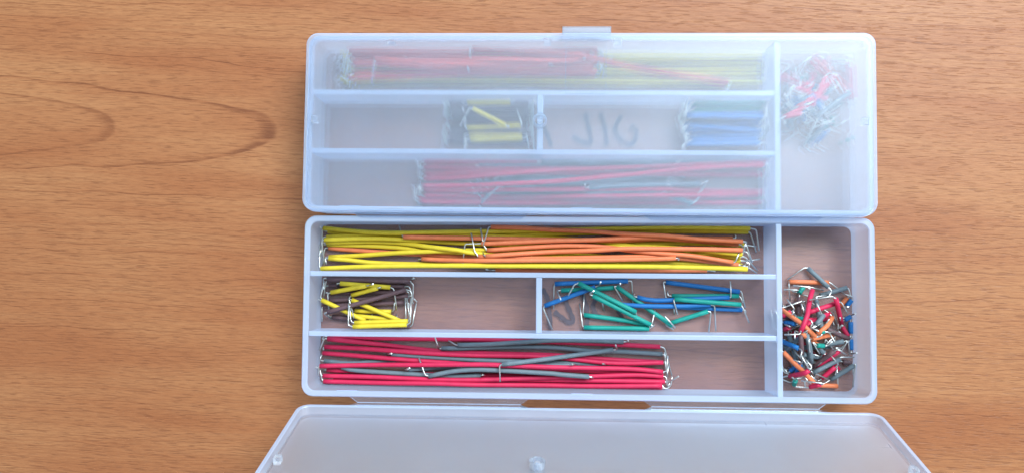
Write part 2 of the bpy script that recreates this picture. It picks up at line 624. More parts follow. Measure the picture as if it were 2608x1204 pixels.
def clampc(p, comp, r):
    x0, x1, y0, y1 = COMP[comp]
    return Vector((min(max(p.x, x0 + r), x1 - r), min(max(p.y, y0 + r), y1 - r), p.z))

def wire(c, comp, col, body, la=None, lb=None, z=None, note=None, local=False, zlift=0.0):
    """body: photo pixels along the sleeve; la/lb: lead = (mode, pixels...) with mode f flat, u up, d down"""
    key = (c, comp)
    def conv(px, zz):
        if local:
            return Vector((px[0], px[1], zz))
        return to_local(unproj(px[0], px[1], zz), c)
    zs = None
    zg = 3.5
    for it in range(2):
        pts = [conv(p, zg if zs is None else zs(i / (len(body) - 1))) for i, p in enumerate(body)]
        pts = [clampc(p, comp, RW) for p in pts]
        dense = catmull(pts, max(3, int(40 / len(pts))))
        length = sum((b - a).length for a, b in zip(dense, dense[1:]))
        m = max(4, min(40, int(length / 3)))
        # resample evenly
        acc, tot = [0.0], 0.0
        for a, b in zip(dense, dense[1:]):
            tot += (b - a).length
            acc.append(tot)
        path, j = [], 0
        for i in range(m + 1):
            s = tot * i / m
            while j < len(acc) - 2 and acc[j + 1] < s:
                j += 1
            k = (s - acc[j]) / max(1e-6, acc[j + 1] - acc[j])
            path.append(dense[j].lerp(dense[j + 1], min(1, max(0, k))))
        need = [grid_top(key, p.x, p.y, RW) + RW for p in path]
        if length < 16:   # short wire: stiff, a straight tilted line above everything under it
            best = None
            for i in range(len(need)):
                for k in range(i + 1, len(need)):
                    sl = (need[k] - need[i]) / (k - i)
                    ln = [need[i] + sl * (q - i) for q in range(len(need))]
                    over = max(need[q] - ln[q] for q in range(len(need)))
                    cost = max(0, over) * 3 + sum(ln) / len(ln)
                    if best is None or cost < best[0]:
                        best = (cost, [v + max(0, over) * 0.9 for v in ln])
            hz = [min(13.0 if c == 1 else 11.5, max(v, 1.23 + RW)) for v in best[1]]
        else:
            w = max(1, int(7 / (length / m)))
            mxs = [max(need[max(0, i - w):i + w + 1]) for i in range(m + 1)]
            hz = mxs
            for _ in range(3):
                hz = [sum(hz[max(0, i - w):i + w + 1]) / len(hz[max(0, i - w):i + w + 1]) for i in range(m + 1)]
            hz = [max(a, b - 0.35) for a, b in zip(hz, need)]
        hz = [min(16.4, h + zlift) for h in hz] if z is None else [max(z, h) for h in hz]
        zs = (lambda u, hz=hz: hz[min(len(hz) - 1, int(round(u * (len(hz) - 1))))])
        for p, h in zip(path, hz):
            p.z = h
    stamp(key, path, RW)
    leads = []
    for end, spec in ((0, la), (1, lb)):
        e = path[0] if end == 0 else path[-1]
        t = (path[0] - path[1]) if end == 0 else (path[-1] - path[-2])
        t.normalize()
        if spec is None:
            side = rnd.choice((-1, 1))
            nrm = Vector((-t.y, t.x, 0)) * side
            corner = e + t * 1.5
            tip = corner + nrm * rnd.uniform(2.5, 6.0) + t * rnd.uniform(-0.6, 0.9)
            dz = math.sqrt(max(0, 6.2 ** 2 - (tip - corner).length ** 2))
            tip.z = e.z + dz * rnd.uniform(-0.5, 0.6)
            knots = [corner, tip]
        else:
            mode, pxs = spec[0], spec[1:]
            knots = []
            if len(pxs) == 1:
                knots.append(e + t * 1.4)
            prev = e
            for i, q in enumerate(pxs):
                p = conv(q, e.z)
                if i == len(pxs) - 1:
                    ref = knots[-1] if knots else e
                    d = math.hypot(p.x - ref.x, p.y - ref.y)
                    dz = math.sqrt(max(0.0, 6.3 ** 2 - d * d))
                    zt = e.z + (min(dz, 0.5) if mode == 'f' else dz if mode == 'u' else -dz)
                    if mode == 'u' and d < 3.0:
                        zt = e.z + dz * 0.75
                    zt = max(1.6, min(zt, 15.0))
                    p = conv(q, zt)
                    if mode == 'f':
                        p.z = max(p.z, grid_top(key, p.x, p.y, RL) + RL)
                knots.append(p)
        x0, x1, y0, y1 = COMP[comp]
        for p in knots:
            p.z = max(1.6, min(p.z, 15.2))
            p.x = min(max(p.x, x0 + 0.35), x1 - 0.35)
            p.y = min(max(p.y, y0 + 0.35), y1 - 0.35)
        # round the bends
        poly = [e - t * 0.6] + knots
        lp = [poly[0], e + t * 0.15]
        for i in range(1, len(poly) - 1):
            a, b, d = poly[i - 1], poly[i], poly[i + 1]
            ra = min(0.9, (b - a).length * 0.45)
            rb = min(0.9, (d - b).length * 0.45)
            s = b + (a - b).normalized() * ra
            f = b + (d - b).normalized() * rb
            for k in range(5):
                u = k / 4
                lp.append(s * (1 - u) ** 2 + b * (2 * u * (1 - u)) + f * u * u)
        lp.append(poly[-1])
        clean = [lp[0]]
        for p in lp[1:]:
            if (p - clean[-1]).length > 0.05:
                clean.append(p)
        leads.append(clean)
    WIRES.append(dict(c=c, comp=comp, col=col, path=path, leads=leads, note=note, length=length))

def rnd_wires(c, comp, col, n, box, ang, ln, seed, note=None, zlift=0.0):
    """wires that only show as blurred or buried strands: lie anywhere in box (local mm)"""
    r = random.Random(seed)
    for _ in range(n):
        l = ln * r.uniform(0.9, 1.05)
        a = math.radians(r.gauss(*ang))
        x = r.uniform(box[0], box[1])
        y = r.uniform(box[2], box[3])
        dx, dy = math.cos(a) * l / 2, math.sin(a) * l / 2
        b = r.uniform(-0.6, 0.6) if l > 30 else 0
        wire(c, comp, col, [(x - dx, y - dy), (x, y + b), (x + dx, y + dy)], note=note, local=True, zlift=zlift)

# ---- open case, back compartment (yellow and orange)
K = (2, 'back')
wire(*K, 'orange', [(837, 631), (941, 640), (973, 642), (1155, 652), (1204, 653), (1400, 655), (1700, 660), (1860, 664)], ('f', (815, 672)), ('u', (1900, 690)))
wire(*K, 'orange', [(1262, 687), (1500, 688), (1800, 688)], ('u', (1238, 685)), ('f', (1822, 690)))
wire(*K, 'yellow', [(833, 622), (941, 626), (1016, 631), (1117, 640), (1400, 648), (1600, 655), (1885, 663)], ('u', (803, 651)), ('f', (1905, 664), (1936, 659)))
wire(*K, 'yellow', [(838, 654), (917, 650), (1016, 643), (1100, 640), (1260, 636), (1400, 632), (1700, 619), (1895, 624)], ('f', (826, 674)), ('f', (1926, 628)))
wire(*K, 'yellow', [(835, 589), (895, 597), (980, 602), (1100, 603), (1250, 600), (1400, 596), (1550, 592), (1680, 589), (1905, 590)], ('u', (813, 577)), ('f', (1911, 592), (1926, 642)))
wire(*K, 'yellow', [(832, 603), (892, 600), (954, 597), (1030, 596), (1150, 597), (1300, 604), (1500, 612), (1700, 640), (1885, 655)], ('f', (811, 640)), ('f', (1896, 652), (1930, 689)))
wire(*K, 'yellow', [(837, 658), (892, 662), (941, 668), (1016, 671), (1100, 672), (1400, 671), (1600, 670), (1700, 668), (1800, 671), (1890, 676)], ('f', (832, 672)), ('f', (1902, 677), (1928, 695)))
wire(*K, 'yellow', [(824, 581), (892, 588), (954, 592), (1016, 593), (1080, 592), (1229, 590), (1350, 588), (1504, 584), (1628, 582), (1700, 579), (1910, 579)], ('f', (820, 583), (809, 637)), ('f', (1926, 584), (1933, 638)))
wire(*K, 'yellow', [(831, 617), (941, 615), (1016, 618), (1100, 629), (1167, 637), (1204, 644), (1300, 652), (1500, 655), (1700, 650), (1890, 640)], ('f', (806, 658)), ('f', (1902, 640), (1914, 666)))
wire(*K, 'yellow', [(826, 611), (904, 608), (979, 608), (1040, 611), (1130, 616), (1250, 622), (1500, 628), (1700, 630), (1890, 648)], ('f', (819, 612), (826, 673)), ('f', (1900, 622), (1916, 668)))
wire(*K, 'orange', [(1218, 653), (1300, 656), (1400, 658), (1500, 656), (1700, 655), (1880, 674)], ('f', (1209, 642), (1200, 593)), ('u', (1904, 668)))
wire(*K, 'orange', [(1027, 603), (1100, 605), (1229, 607), (1400, 610), (1560, 612), (1700, 608), (1866, 607)], ('d', (1024, 600), (1017, 575)), ('d', (1870, 590)))
wire(*K, 'orange', [(1226, 620), (1241, 620), (1400, 613), (1504, 611), (1579, 608), (1653, 606), (1760, 612), (1880, 622)], ('f', (1184, 621), (1179, 670)), ('d', (1890, 645)))
wire(*K, 'orange', [(1240, 637), (1400, 627), (1467, 626), (1541, 629), (1610, 638), (1680, 645), (1767, 652), (1866, 668)], ('u', (1232, 627), (1224, 581)), ('f', (1872, 668), (1883, 642)))
wire(*K, 'orange', [(1250, 576), (1328, 580), (1400, 585), (1504, 589), (1591, 596), (1700, 601), (1792, 610), (1891, 615)], ('f', (1245, 578), (1232, 625)), ('d', (1896, 640)))
wire(*K, 'orange', [(1237, 652), (1400, 641), (1504, 638), (1591, 633), (1700, 633), (1792, 634), (1890, 637)], ('d', (1232, 650), (1228, 632)), ('f', (1893, 636), (1900, 618)))
wire(*K, 'orange', [(1074, 659), (1167, 663), (1266, 663), (1400, 662), (1541, 661), (1700, 658), (1721, 657)], ('d', (1070, 664)), ('u', (1728, 661)))
wire(*K, 'yellow', [(800, 683), (941, 678), (1100, 676), (1400, 677), (1700, 679), (1904, 685)], ('f', (791, 680), (799, 624)), ('f', (1908, 682), (1908, 668)), zlift=4.0)

# ---- open case, middle left compartment (brown and yellow)
K = (2, 'midleft')
wire(*K, 'brown', [(833, 706), (1048, 706)], ('u', (825, 735)), ('u', (1053, 707)))
wire(*K, 'brown', [(838, 727), (1030, 729)], ('d', (826, 740)), ('f', (1042, 728), (1054, 762)))
wire(*K, 'brown', [(836, 765), (930, 760), (1040, 753)], ('u', (806, 762)), ('f', (1046, 752), (1062, 768)))
wire(*K, 'brown', [(817, 780), (912, 775), (1032, 770)], ('f', (814, 781), (820, 818)), ('f', (1040, 800)))
wire(*K, 'brown', [(846, 806), (912, 813), (1044, 830)], ('d', (838, 798)), ('f', (1050, 828), (1060, 770)))
wire(*K, 'brown', [(838, 745), (930, 744), (1032, 742)], ('u', (824, 720)), ('d', (1040, 760)))
wire(*K, 'brown', [(833, 712), (1045, 716)], ('f', (830, 716), (824, 762)), ('f', (1053, 722), (1050, 773)))
wire(*K, 'yellow', [(900, 803), (1000, 813)], ('d', (893, 790)), ('d', (1010, 800)))
wire(*K, 'yellow', [(904, 791), (996, 793)], ('u', (890, 779)), ('f', (1002, 792), (1006, 768)))
wire(*K, 'yellow', [(867, 721), (994, 731)], ('d', (864, 735)), ('d', (1003, 734), (1011, 789)))
wire(*K, 'yellow', [(811, 763), (930, 816)], ('f', (808, 757), (826, 715)), ('d', (948, 800)))
wire(*K, 'yellow', [(843, 744), (933, 727)], ('f', (834, 747), (838, 790)), ('u', (950, 722)))
wire(*K, 'yellow', [(896, 751), (961, 733)], ('f', (888, 757), (905, 808)), ('d', (972, 732)))
wire(*K, 'yellow', [(896, 763), (1020, 817)], ('d', (886, 766)), ('u', (1034, 812), (1032, 757)))
wire(*K, 'yellow', [(903, 821), (1039, 817)], ('f', (894, 819), (889, 768)), ('f', (1044, 812), (1036, 757)))
wire(*K, 'yellow', [(899, 831), (1036, 826)], ('f', (887, 828), (888, 772)), ('f', (1045, 822), (1047, 758)))
wire(*K, 'brown', [(834, 794), (934, 766), (1034, 737)], ('d', (846, 812)), ('f', (1046, 738), (1052, 773)))

# ---- open case, middle right compartment (blue and teal)
K = (2, 'midright')
wire(*K, 'teal', [(1429, 739), (1500, 736), (1566, 732)], ('u', (1428, 762)), ('u', (1580, 721)))
wire(*K, 'blue', [(1726, 781), (1890, 788)], ('d', (1718, 800)), ('d', (1898, 800)))
wire(*K, 'teal', [(1711, 753), (1881, 753)], ('d', (1700, 740)), ('f', (1886, 755), (1892, 770)))
wire(*K, 'teal', [(1703, 823), (1803, 792)], ('f', (1716, 838)), ('f', (1811, 792), (1805, 850)))
wire(*K, 'teal', [(1570, 729), (1713, 829)], ('f', (1563, 726), (1586, 766)), ('u', (1693, 804)))
wire(*K, 'blue', [(1413, 722), (1599, 715)], ('f', (1411, 726), (1410, 786)), ('f', (1609, 714), (1612, 774)))
wire(*K, 'blue', [(1544, 770), (1609, 777), (1718, 779), (1809, 775)], ('d', (1538, 790)), ('f', (1820, 776), (1823, 842)))
wire(*K, 'blue', [(1623, 756), (1661, 764), (1720, 763), (1857, 757)], ('d', (1616, 748)), ('f', (1862, 757), (1860, 715)))
wire(*K, 'teal', [(1487, 801), (1609, 818), (1652, 831)], ('f', (1485, 799), (1488, 744)), ('d', (1660, 820)))
wire(*K, 'blue', [(1387, 778), (1489, 740), (1516, 730)], ('f', (1382, 782), (1407, 843)), ('u', (1530, 717)))
wire(*K, 'teal', [(1487, 833), (1653, 836)], ('f', (1484, 831), (1476, 772)), ('f', (1658, 834), (1668, 788)))
wire(*K, 'teal', [(1509, 752), (1657, 826)], ('u', (1512, 740)), ('d', (1664, 822)))
wire(*K, 'teal', [(1718, 761), (1887, 775)], ('f', (1715, 762), (1726, 800)), ('f', (1890, 778), (1908, 821)))
wire(*K, 'blue', [(1696, 718), (1883, 742)], ('f', (1689, 716), (1694, 757)), ('f', (1888, 740), (1898, 783)))
wire(*K, 'teal', [(1473, 720), (1620, 794)], ('f', (1464, 722), (1447, 752)), ('d', (1622, 797), (1613, 818)))

# ---- open case, front compartment (red and grey)
K = (2, 'front')
wire(*K, 'red', [(835, 856), (900, 858), (1000, 861), (1080, 862), (1219, 864), (1330, 867), (1436, 871), (1562, 876), (1681, 882)], ('u', (822, 862)), ('f', (1692, 884), (1711, 955)))
wire(*K, 'red', [(833, 941), (960, 947), (1085, 952), (1219, 955), (1400, 955), (1560, 962), (1690, 967)], ('u', (800, 934)), ('f', (1696, 966), (1703, 930)))
wire(*K, 'red', [(850, 963), (1100, 964), (1300, 966), (1464, 967), (1590, 969), (1693, 971)], ('f', (798, 978)), ('u', (1728, 957)))
wire(*K, 'grey', [(826, 918), (900, 924), (1000, 915), (1085, 911), (1177, 916), (1288, 918), (1400, 925)], ('f', (793, 915)), ('d', (1410, 935)))
wire(*K, 'grey', [(997, 901), (1200, 915), (1400, 922), (1535, 927)], ('u', (997, 899)), ('u', (1535, 925)))
wire(*K, 'grey', [(870, 934), (898, 941), (960, 946), (1071, 953), (1150, 957), (1225, 955)], ('d', (860, 925)), ('u', (1229, 953)))
wire(*K, 'grey', [(1043, 938), (1200, 932), (1457, 928)], ('u', (1043, 936)), ('u', (1457, 925)))
wire(*K, 'red', [(1200, 984), (1400, 986), (1560, 986), (1645, 988), (1686, 995)], ('d', (1190, 986)), ('f', (1696, 995), (1706, 975)))
wire(*K, 'red', [(822, 898), (960, 909), (1085, 919), (1219, 929), (1400, 938), (1560, 946), (1689, 949)], ('f', (814, 905), (806, 915)), ('f', (1696, 946), (1694, 900)))
wire(*K, 'red', [(834, 862), (960, 875), (1085, 890), (1219, 898), (1400, 903), (1506, 911), (1600, 917), (1689, 922)], ('f', (826, 860), (812, 892)), ('f', (1697, 922), (1698, 960)))
wire(*K, 'red', [(823, 956), (960, 959), (1100, 965), (1219, 966), (1399, 960), (1520, 957), (1618, 954), (1689, 957)], ('f', (817, 954), (801, 934)), ('f', (1696, 957), (1700, 985)))
wire(*K, 'red', [(824, 970), (960, 973), (1100, 975), (1219, 978), (1399, 980), (1520, 982), (1686, 981)], ('f', (820, 966), (813, 930)), ('f', (1696, 990), (1708, 982), (1712, 958)))
wire(*K, 'red', [(827, 882), (960, 889), (1100, 899), (1219, 904), (1385, 907), (1480, 916), (1570, 924), (1689, 922)], ('f', (823, 884), (824, 890)), ('f', (1695, 920), (1692, 896)))
wire(*K, 'grey', [(1123, 887), (1177, 886), (1260, 883), (1400, 884), (1506, 893), (1576, 894), (1687, 901)], ('u', (1118, 888), (1108, 858)), ('f', (1693, 903), (1694, 940)))
wire(*K, 'grey', [(1166, 878), (1260, 875), (1400, 866), (1492, 866), (1588, 869)], ('d', (1162, 878), (1130, 858)), ('u', (1600, 866)))
wire(*K, 'red', [(813, 931), (960, 928), (1100, 927), (1177, 927), (1260, 928), (1399, 934), (1506, 937), (1618, 939), (1688, 946)], ('f', (808, 930), (812, 955)), ('f', (1697, 945), (1701, 905)))
wire(*K, 'grey', [(1092, 957), (1149, 945), (1205, 940), (1260, 941), (1399, 949), (1436, 953), (1500, 958)], ('f', (1083, 955), (1067, 910)), ('d', (1510, 965)))
wire(*K, 'grey', [(1278, 927), (1400, 913), (1506, 898), (1562, 890)], ('f', (1272, 929), (1274, 971)), ('u', (1568, 877)))

# ---- open case, side compartment: the mixed pile
K = (2, 'side')
for i, (col, n) in enumerate((('brown', 8), ('red', 4), ('grey', 9), ('orange', 2), ('blue', 2), ('teal', 2))):
    for k in range(n):
        a = rnd.uniform(0, math.pi)
        ln = {'brown': 8.0, 'red': 11.0, 'grey': 9.0, 'orange': 10.0, 'blue': 4.0, 'teal': 3.0}[col] / 2
        x, y = rnd.uniform(70, 85), rnd.uniform(-21, 0)
        wire(*K, col, [(x - ln * math.cos(a), y - ln * math.sin(a)), (x + ln * math.cos(a), y + ln * math.sin(a))], note='buried', local=True)
P = "open case's mixed pile"
wire(*K, 'orange', [(2003, 898), (2068, 978)], None, ('f', (2062, 975), (2050, 960)), note="orange wire slanting down the front left of the " + P)
wire(*K, 'orange', [(2083, 980), (2133, 982)], None, ('f', (2134, 980), (2129, 928)), note="orange wire lying flat at the front edge of the " + P)
wire(*K, 'red', [(2015, 958), (2060, 942)], ('f', (2010, 955), (1998, 938)), None, note="short red wire at the front left corner of the " + P)
wire(*K, 'red', [(2066, 986), (2084, 976)], None, ('f', (2040, 968)), note="stubby red wire touching the front orange wire of the " + P)
wire(*K, 'teal', [(2021, 966), (2023, 978)], ('u', (2018, 960)), ('f', (2024, 984), (2062, 986)), note="tiny teal wire at the very front left of the " + P)
wire(*K, 'red', [(2092, 963), (2127, 934)], None, None, note="red wire under the dark grey one at the front of the " + P)
wire(*K, 'red', [(2077, 934), (2139, 892)], None, ('u', (2128, 885)), note="red wire slanting through the front half of the " + P)
wire(*K, 'brown', [(2068, 934), (2118, 892)], ('f', (2058, 940), (2024, 892)), None, note="brown wire slanting across the front middle of the " + P)
wire(*K, 'brown', [(2146, 920), (2170, 924)], None, None, note="short brown wire at the front right of the " + P)
wire(*K, 'grey', [(2115, 966), (2180, 930)], ('f', (2105, 972), (2090, 978)), ('d', (2172, 985)), note="dark grey wire at the front right edge of the " + P)
wire(*K, 'grey', [(2071, 948), (2140, 913)], ('f', (2062, 943), (2112, 966)), ('f', (2140, 908), (2192, 909)), note="grey wire with a straight lead pointing right, front of the " + P)
wire(*K, 'blue', [(2167, 819), (2167, 848)], None, None, note="upper of two upright blue wires at the right of the " + P)
wire(*K, 'blue', [(2167, 863), (2168, 890)], ('f', (2168, 856), (2200, 857)), ('u', (2205, 898)), note="lower of two upright blue wires at the right of the " + P)
wire(*K, 'brown', [(2039, 851), (2040, 901)], ('u', (2040, 843)), ('f', (2042, 908), (2060, 940)), note="brown wire standing upright at the left of the " + P)
wire(*K, 'blue', [(2000, 820), (2032, 825)], None, ('f', (2045, 800)), note="blue wire at the left edge of the " + P)
wire(*K, 'red', [(1999, 838), (2020, 835)], None, None, note="red stub below the left blue wire of the " + P)
wire(*K, 'red', [(1999, 806), (2028, 795)], None, None, note="red stub above the left blue wire of the " + P)
wire(*K, 'brown', [(2003, 778), (2042, 769)], None, None, note="brown wire at the back left of the " + P)
wire(*K, 'blue', [(2004, 870), (2034, 886)], None, None, note="blue wire low at the left of the " + P)
wire(*K, 'grey', [(2089, 752), (2157, 732)], None, ('f', (2161, 733), (2190, 770)), note="grey wire lying level near the back right of the " + P)
wire(*K, 'orange', [(2140, 778), (2158, 758)], ('d', (2130, 785)), ('u', (2165, 750)), note="orange stub beside the back right blue wire of the " + P)
wire(*K, 'blue', [(2157, 778), (2174, 763)], ('u', (2160, 780)), ('f', (2150, 748)), note="back blue wire at the right of the " + P)
wire(*K, 'blue', [(2151, 814), (2174, 805)], ('f', (2140, 836)), ('u', (2178, 798)), note="level blue wire at the right of the " + P)
wire(*K, 'red', [(2065, 796), (2121, 769)], None, None, note="red wire crossing behind the middle of the " + P)
wire(*K, 'red', [(2145, 831), (2158, 855)], ('u', (2140, 808)), None, note="short red wire at the right middle of the " + P)
wire(*K, 'orange', [(2010, 717), (2110, 719)], ('f', (2009, 720), (2012, 766)), ('f', (2113, 718), (2157, 753)), note="long orange wire along the back of the " + P)
wire(*K, 'grey', [(2057, 682), (2110, 731)], ('d', (2050, 680), (2006, 711)), None, note="grey wire at the far back of the " + P)
wire(*K, 'teal', [(2035, 746), (2046, 731)], ('f', (2033, 738), (1996, 736)), ('f', (2052, 728), (2098, 738)), note="tiny teal wire at the back left of the " + P)
wire(*K, 'teal', [(2077, 878), (2094, 879)], ('f', (2068, 868), (2088, 900)), ('f', (2120, 868)), note="tiny teal wire in the middle of the " + P)
wire(*K, 'brown', [(2104, 837), (2158, 861)], None, ('f', (2160, 866), (2140, 895)), note="brown wire slanting down the right middle of the " + P)
wire(*K, 'grey', [(2092, 801), (2077, 826)], ('f', (2092, 797), (2080, 772)), ('f', (2072, 832), (2044, 846)), note="short grey wire in the middle of the " + P)
wire(*K, 'grey', [(2110, 880), (2148, 868)], ('f', (2100, 860), (2128, 895)), None, note="grey wire just right of the middle teal one in the " + P)
wire(*K, 'orange', [(2003, 786), (2077, 857)], ('f', (2003, 780), (2039, 766)), ('f', (2084, 858), (2094, 850)), note="orange wire slanting across the left of the " + P)
wire(*K, 'red', [(2127, 760), (2141, 823)], ('f', (2121, 753), (2062, 763)), ('u', (2146, 828)), note="red wire standing upright at the right of the " + P)
wire(*K, 'orange', [(2114, 807), (2081, 849)], ('f', (2116, 800), (2092, 783), (2062, 768)), ('f', (2082, 857), (2094, 852)), note="orange wire in the middle of the " + P)
wire(*K, 'grey', [(2054, 850), (2064, 922)], ('f', (2056, 842), (2096, 820)), ('d', (2062, 925)), note="upright grey wire with a bright lead, middle of the " + P)
wire(*K, 'red', [(2061, 737), (2036, 843)], ('f', (2058, 730), (2020, 726)), ('f', (2038, 850), (1998, 851)), note="long red wire standing upright at the left of the " + P)

# ---- closed case, back compartment (coral red and yellow)
K = (1, 'back')
for yy in (128, 144, 160, 176, 192, 206):
    wire(*K, 'yellow', [(875, yy + 4), (1200, yy + 2 + rnd.uniform(-4, 4)), (1560, yy + rnd.uniform(-4, 4)), (1946, yy + rnd.uniform(-5, 5))])
wire(*K, 'yellow', [(868, 203), (1100, 206), (1350, 207), (1656, 210), (1949, 211)], ('f', (862, 220)), ('f', (1956, 180)))
wire(*K, 'yellow', [(1560, 150), (1750, 148), (1940, 146)], ('f', (1545, 160)), ('f', (1950, 178)))
for yy in (132, 148, 156, 166, 180, 188):
    wire(*K, 'coral', [(892 + rnd.uniform(-6, 20), yy + rnd.uniform(-3, 3)), (1100, yy + rnd.uniform(-4, 4)), (1330, yy + rnd.uniform(-4, 4)), (1516 + rnd.uniform(-14, 10), yy + rnd.uniform(-4, 4))])
wire(*K, 'coral', [(886, 200), (950, 196), (1200, 190), (1520, 184)], ('f', (868, 193)), ('u', (1530, 170)))
wire(*K, 'coral', [(897, 138), (1100, 146), (1300, 150), (1500, 140)], ('f', (890, 142), (880, 192)), ('f', (1514, 150)))
wire(*K, 'coral', [(900, 162), (1100, 172), (1300, 180), (1510, 172)], ('f', (888, 140)), ('f', (1530, 140)))
wire(*K, 'coral', [(890, 124), (1100, 128), (1300, 132), (1494, 124), (1520, 128)], ('f', (886, 134), (874, 188)), ('f', (1528, 130), (1536, 146)))
wire(*K, 'coral', [(959, 154), (1080, 163), (1177, 169), (1396, 168)], ('f', (954, 162), (947, 214)), ('d', (1405, 160)), zlift=3.0)
wire(*K, 'coral', [(1042, 151), (1177, 160), (1396, 166), (1480, 160)], ('d', (1034, 150)), ('u', (1488, 150)))
wire(*K, 'coral', [(1204, 126), (1350, 134), (1525, 157), (1700, 188), (1853, 212)], ('f', (1199, 124), (1192, 180)), ('f', (1857, 214), (1846, 273)), zlift=1.0)

# ---- closed case, middle left compartment (brown and yellow)
K = (1, 'midleft')
for i in range(13):
    yy = 248 + (i % 9) * 14 + (7 if i > 8 else 0)
    wire(*K, 'brown', [(1146 + rnd.uniform(-5, 5), yy + rnd.uniform(-3, 3)), (1344 + rnd.uniform(-6, 4), yy + rnd.uniform(-3, 3))])
for a, b in (((1190, 262), (1300, 246)), ((1196, 344), (1330, 342)), ((1198, 356), (1330, 352))):
    wire(*K, 'yellow', [a, b])
for i, (xx, y0, y1) in enumerate(((1136, 250, 300), (1126, 310, 366))):
    yy = 270 + i * 60
    wire(*K, 'brown', [(1146, yy), (1344, yy + rnd.uniform(-6, 6))], ('f', (1138, y0), (xx, y1)), ('f', (1356, yy - 10), (1360, yy + 36)))
wire(*K, 'yellow', [(1190, 327), (1326, 320)], ('f', (1184, 326), (1186, 300)), ('f', (1330, 318), (1310, 252)))
wire(*K, 'yellow', [(1203, 274), (1287, 319)], ('f', (1196, 275), (1172, 322)), ('d', (1296, 318)), zlift=2.5)

# ---- closed case, middle right compartment (blue and teal)
K = (1, 'midright')
for i in range(13):
    yy = 256 + (i % 8) * 14 + (7 if i > 7 else 0)
    wire(*K, 'blue', [(1756 + rnd.uniform(-16, 6), yy + rnd.uniform(-4, 4)), (1938 + rnd.uniform(-8, 8), yy + rnd.uniform(-4, 4))])
for i in range(4):
    yy = 252 + i * 12
    wire(*K, 'teal', [(1776 + rnd.uniform(-20, 6), yy), (1946, yy + rnd.uniform(-3, 6))], ('f', (1762, yy), (1750, yy + 50)) if i == 0 else None)
for i in range(8):
    yy = 288 + i * 11
    wire(*K, 'blue', [(1758 + rnd.uniform(-14, 8), yy + rnd.uniform(-5, 5)), (1938 + rnd.uniform(-8, 8), yy + rnd.uniform(-5, 5))])
wire(*K, 'blue', [(1752, 322), (1935, 335)], ('f', (1740, 322), (1746, 372)), ('f', (1938, 320), (1930, 372)))
wire(*K, 'blue', [(1748, 296), (1940, 300)], ('f', (1744, 296), (1752, 250)), ('f', (1950, 300), (1952, 250)))

# ---- closed case, front compartment (red and grey)
K = (1, 'front')
wire(*K, 'red', [(1081, 412), (1200, 410), (1400, 408), (1600, 410), (1949, 424)])
wire(*K, 'red', [(1078, 430), (1300, 430), (1600, 434), (1945, 440)])
for yy in (420, 432, 446, 454, 462, 470, 478, 490):
    wire(*K, 'grey', [(1230 + rnd.uniform(-30, 60), yy + rnd.uniform(-5, 5)), (1450, yy + rnd.uniform(-8, 8)), (1700 + rnd.uniform(-60, 120), yy + rnd.uniform(-6, 6))], ('f', (1225, yy + 40)), ('u', (1700, yy - 8)))
wire(*K, 'grey', [(1380, 404), (1500, 408), (1720, 402)], ('u', (1370, 412)), ('d', (1730, 410)))
wire(*K, 'red', [(1068, 505), (1300, 508), (1600, 506), (1949, 498)], ('f', (1062, 480)), ('u', (1962, 517)))
wire(*K, 'red', [(1070, 514), (1300, 517), (1600, 516), (1945, 516)])
wire(*K, 'grey', [(1494, 495), (1600, 487), (1680, 492), (1765, 517)], ('d', (1484, 500)), ('f', (1771, 516), (1797, 463)))
for yy in (426, 442, 486, 498):
    wire(*K, 'red', [(1080, yy), (1300, yy + rnd.uniform(-6, 6)), (1600, yy + rnd.uniform(-6, 6)), (1940, yy + rnd.uniform(-6, 6))])
wire(*K, 'red', [(1077, 453), (1200, 449), (1396, 436), (1656, 425), (1949, 412)], ('f', (1070, 440)), ('f', (1952, 440)), zlift=1.5)
wire(*K, 'red', [(1077, 474), (1220, 472), (1396, 464), (1525, 451), (1744, 430), (1949, 418)], ('f', (1072, 500)), ('f', (1955, 452)), zlift=2.5)
wire(*K, 'grey', [(1500, 478), (1640, 472), (1780, 470)], ('u', (1490, 470)), ('u', (1800, 462)))

# ---- closed case, side compartment: the mixed pile
K = (1, 'side')
Q = "pile under the closed case's lid"
for i, (col, n) in enumerate((('brown', 8), ('grey', 9), ('teal', 3), ('blue', 7), ('red', 9))):
    for k in range(n):
        a = rnd.uniform(0, math.pi)
        ln = {'brown': 8.0, 'red': 11.0, 'grey': 9.0, 'orange': 10.0, 'blue': 5.0, 'teal': 3.0}[col] / 2
        x, y = rnd.gauss(78.5, 5.0), rnd.gauss(10.0, 6.0)
        x = min(max(x, 70), 89)
        wire(*K, col, [(x - ln * math.cos(a), y - ln * math.sin(a)), (x + ln * math.cos(a), y + ln * math.sin(a))], note='buried', local=True)
wire(*K, 'red', [(2176, 250), (2184, 162)], None, None, note="upright red wire at the right edge of the " + Q)
wire(*K, 'red', [(2190, 255), (2194, 175)], None, None, note="rightmost red wire, beside its twin, in the " + Q)
wire(*K, 'red', [(2056, 235), (2064, 190)], None, None, note="short upright red wire in the middle of the " + Q)
wire(*K, 'red', [(2000, 298), (2040, 290)], None, None, note="red wire lying at the left front of the " + Q)
wire(*K, 'teal', [(2160, 362), (2172, 352)], None, None, note="tiny teal wire at the front of the " + Q)
wire(*K, 'blue', [(2066, 240), (2100, 286)], ('f', (2060, 300)), None, note="blue wire slanting in the middle of the " + Q)
wire(*K, 'grey', [(2075, 300), (2140, 250)], ('f', (2080, 308), (2050, 366)), ('f', (2150, 240), (2120, 190)), note="grey wire with a lead reaching the front of the " + Q)
wire(*K, 'coral', [(2064, 149), (2106, 190), (2149, 234)], ('f', (2058, 148), (2036, 192)), ('f', (2152, 244), (2120, 264)), note="long coral red wire on top of the " + Q)
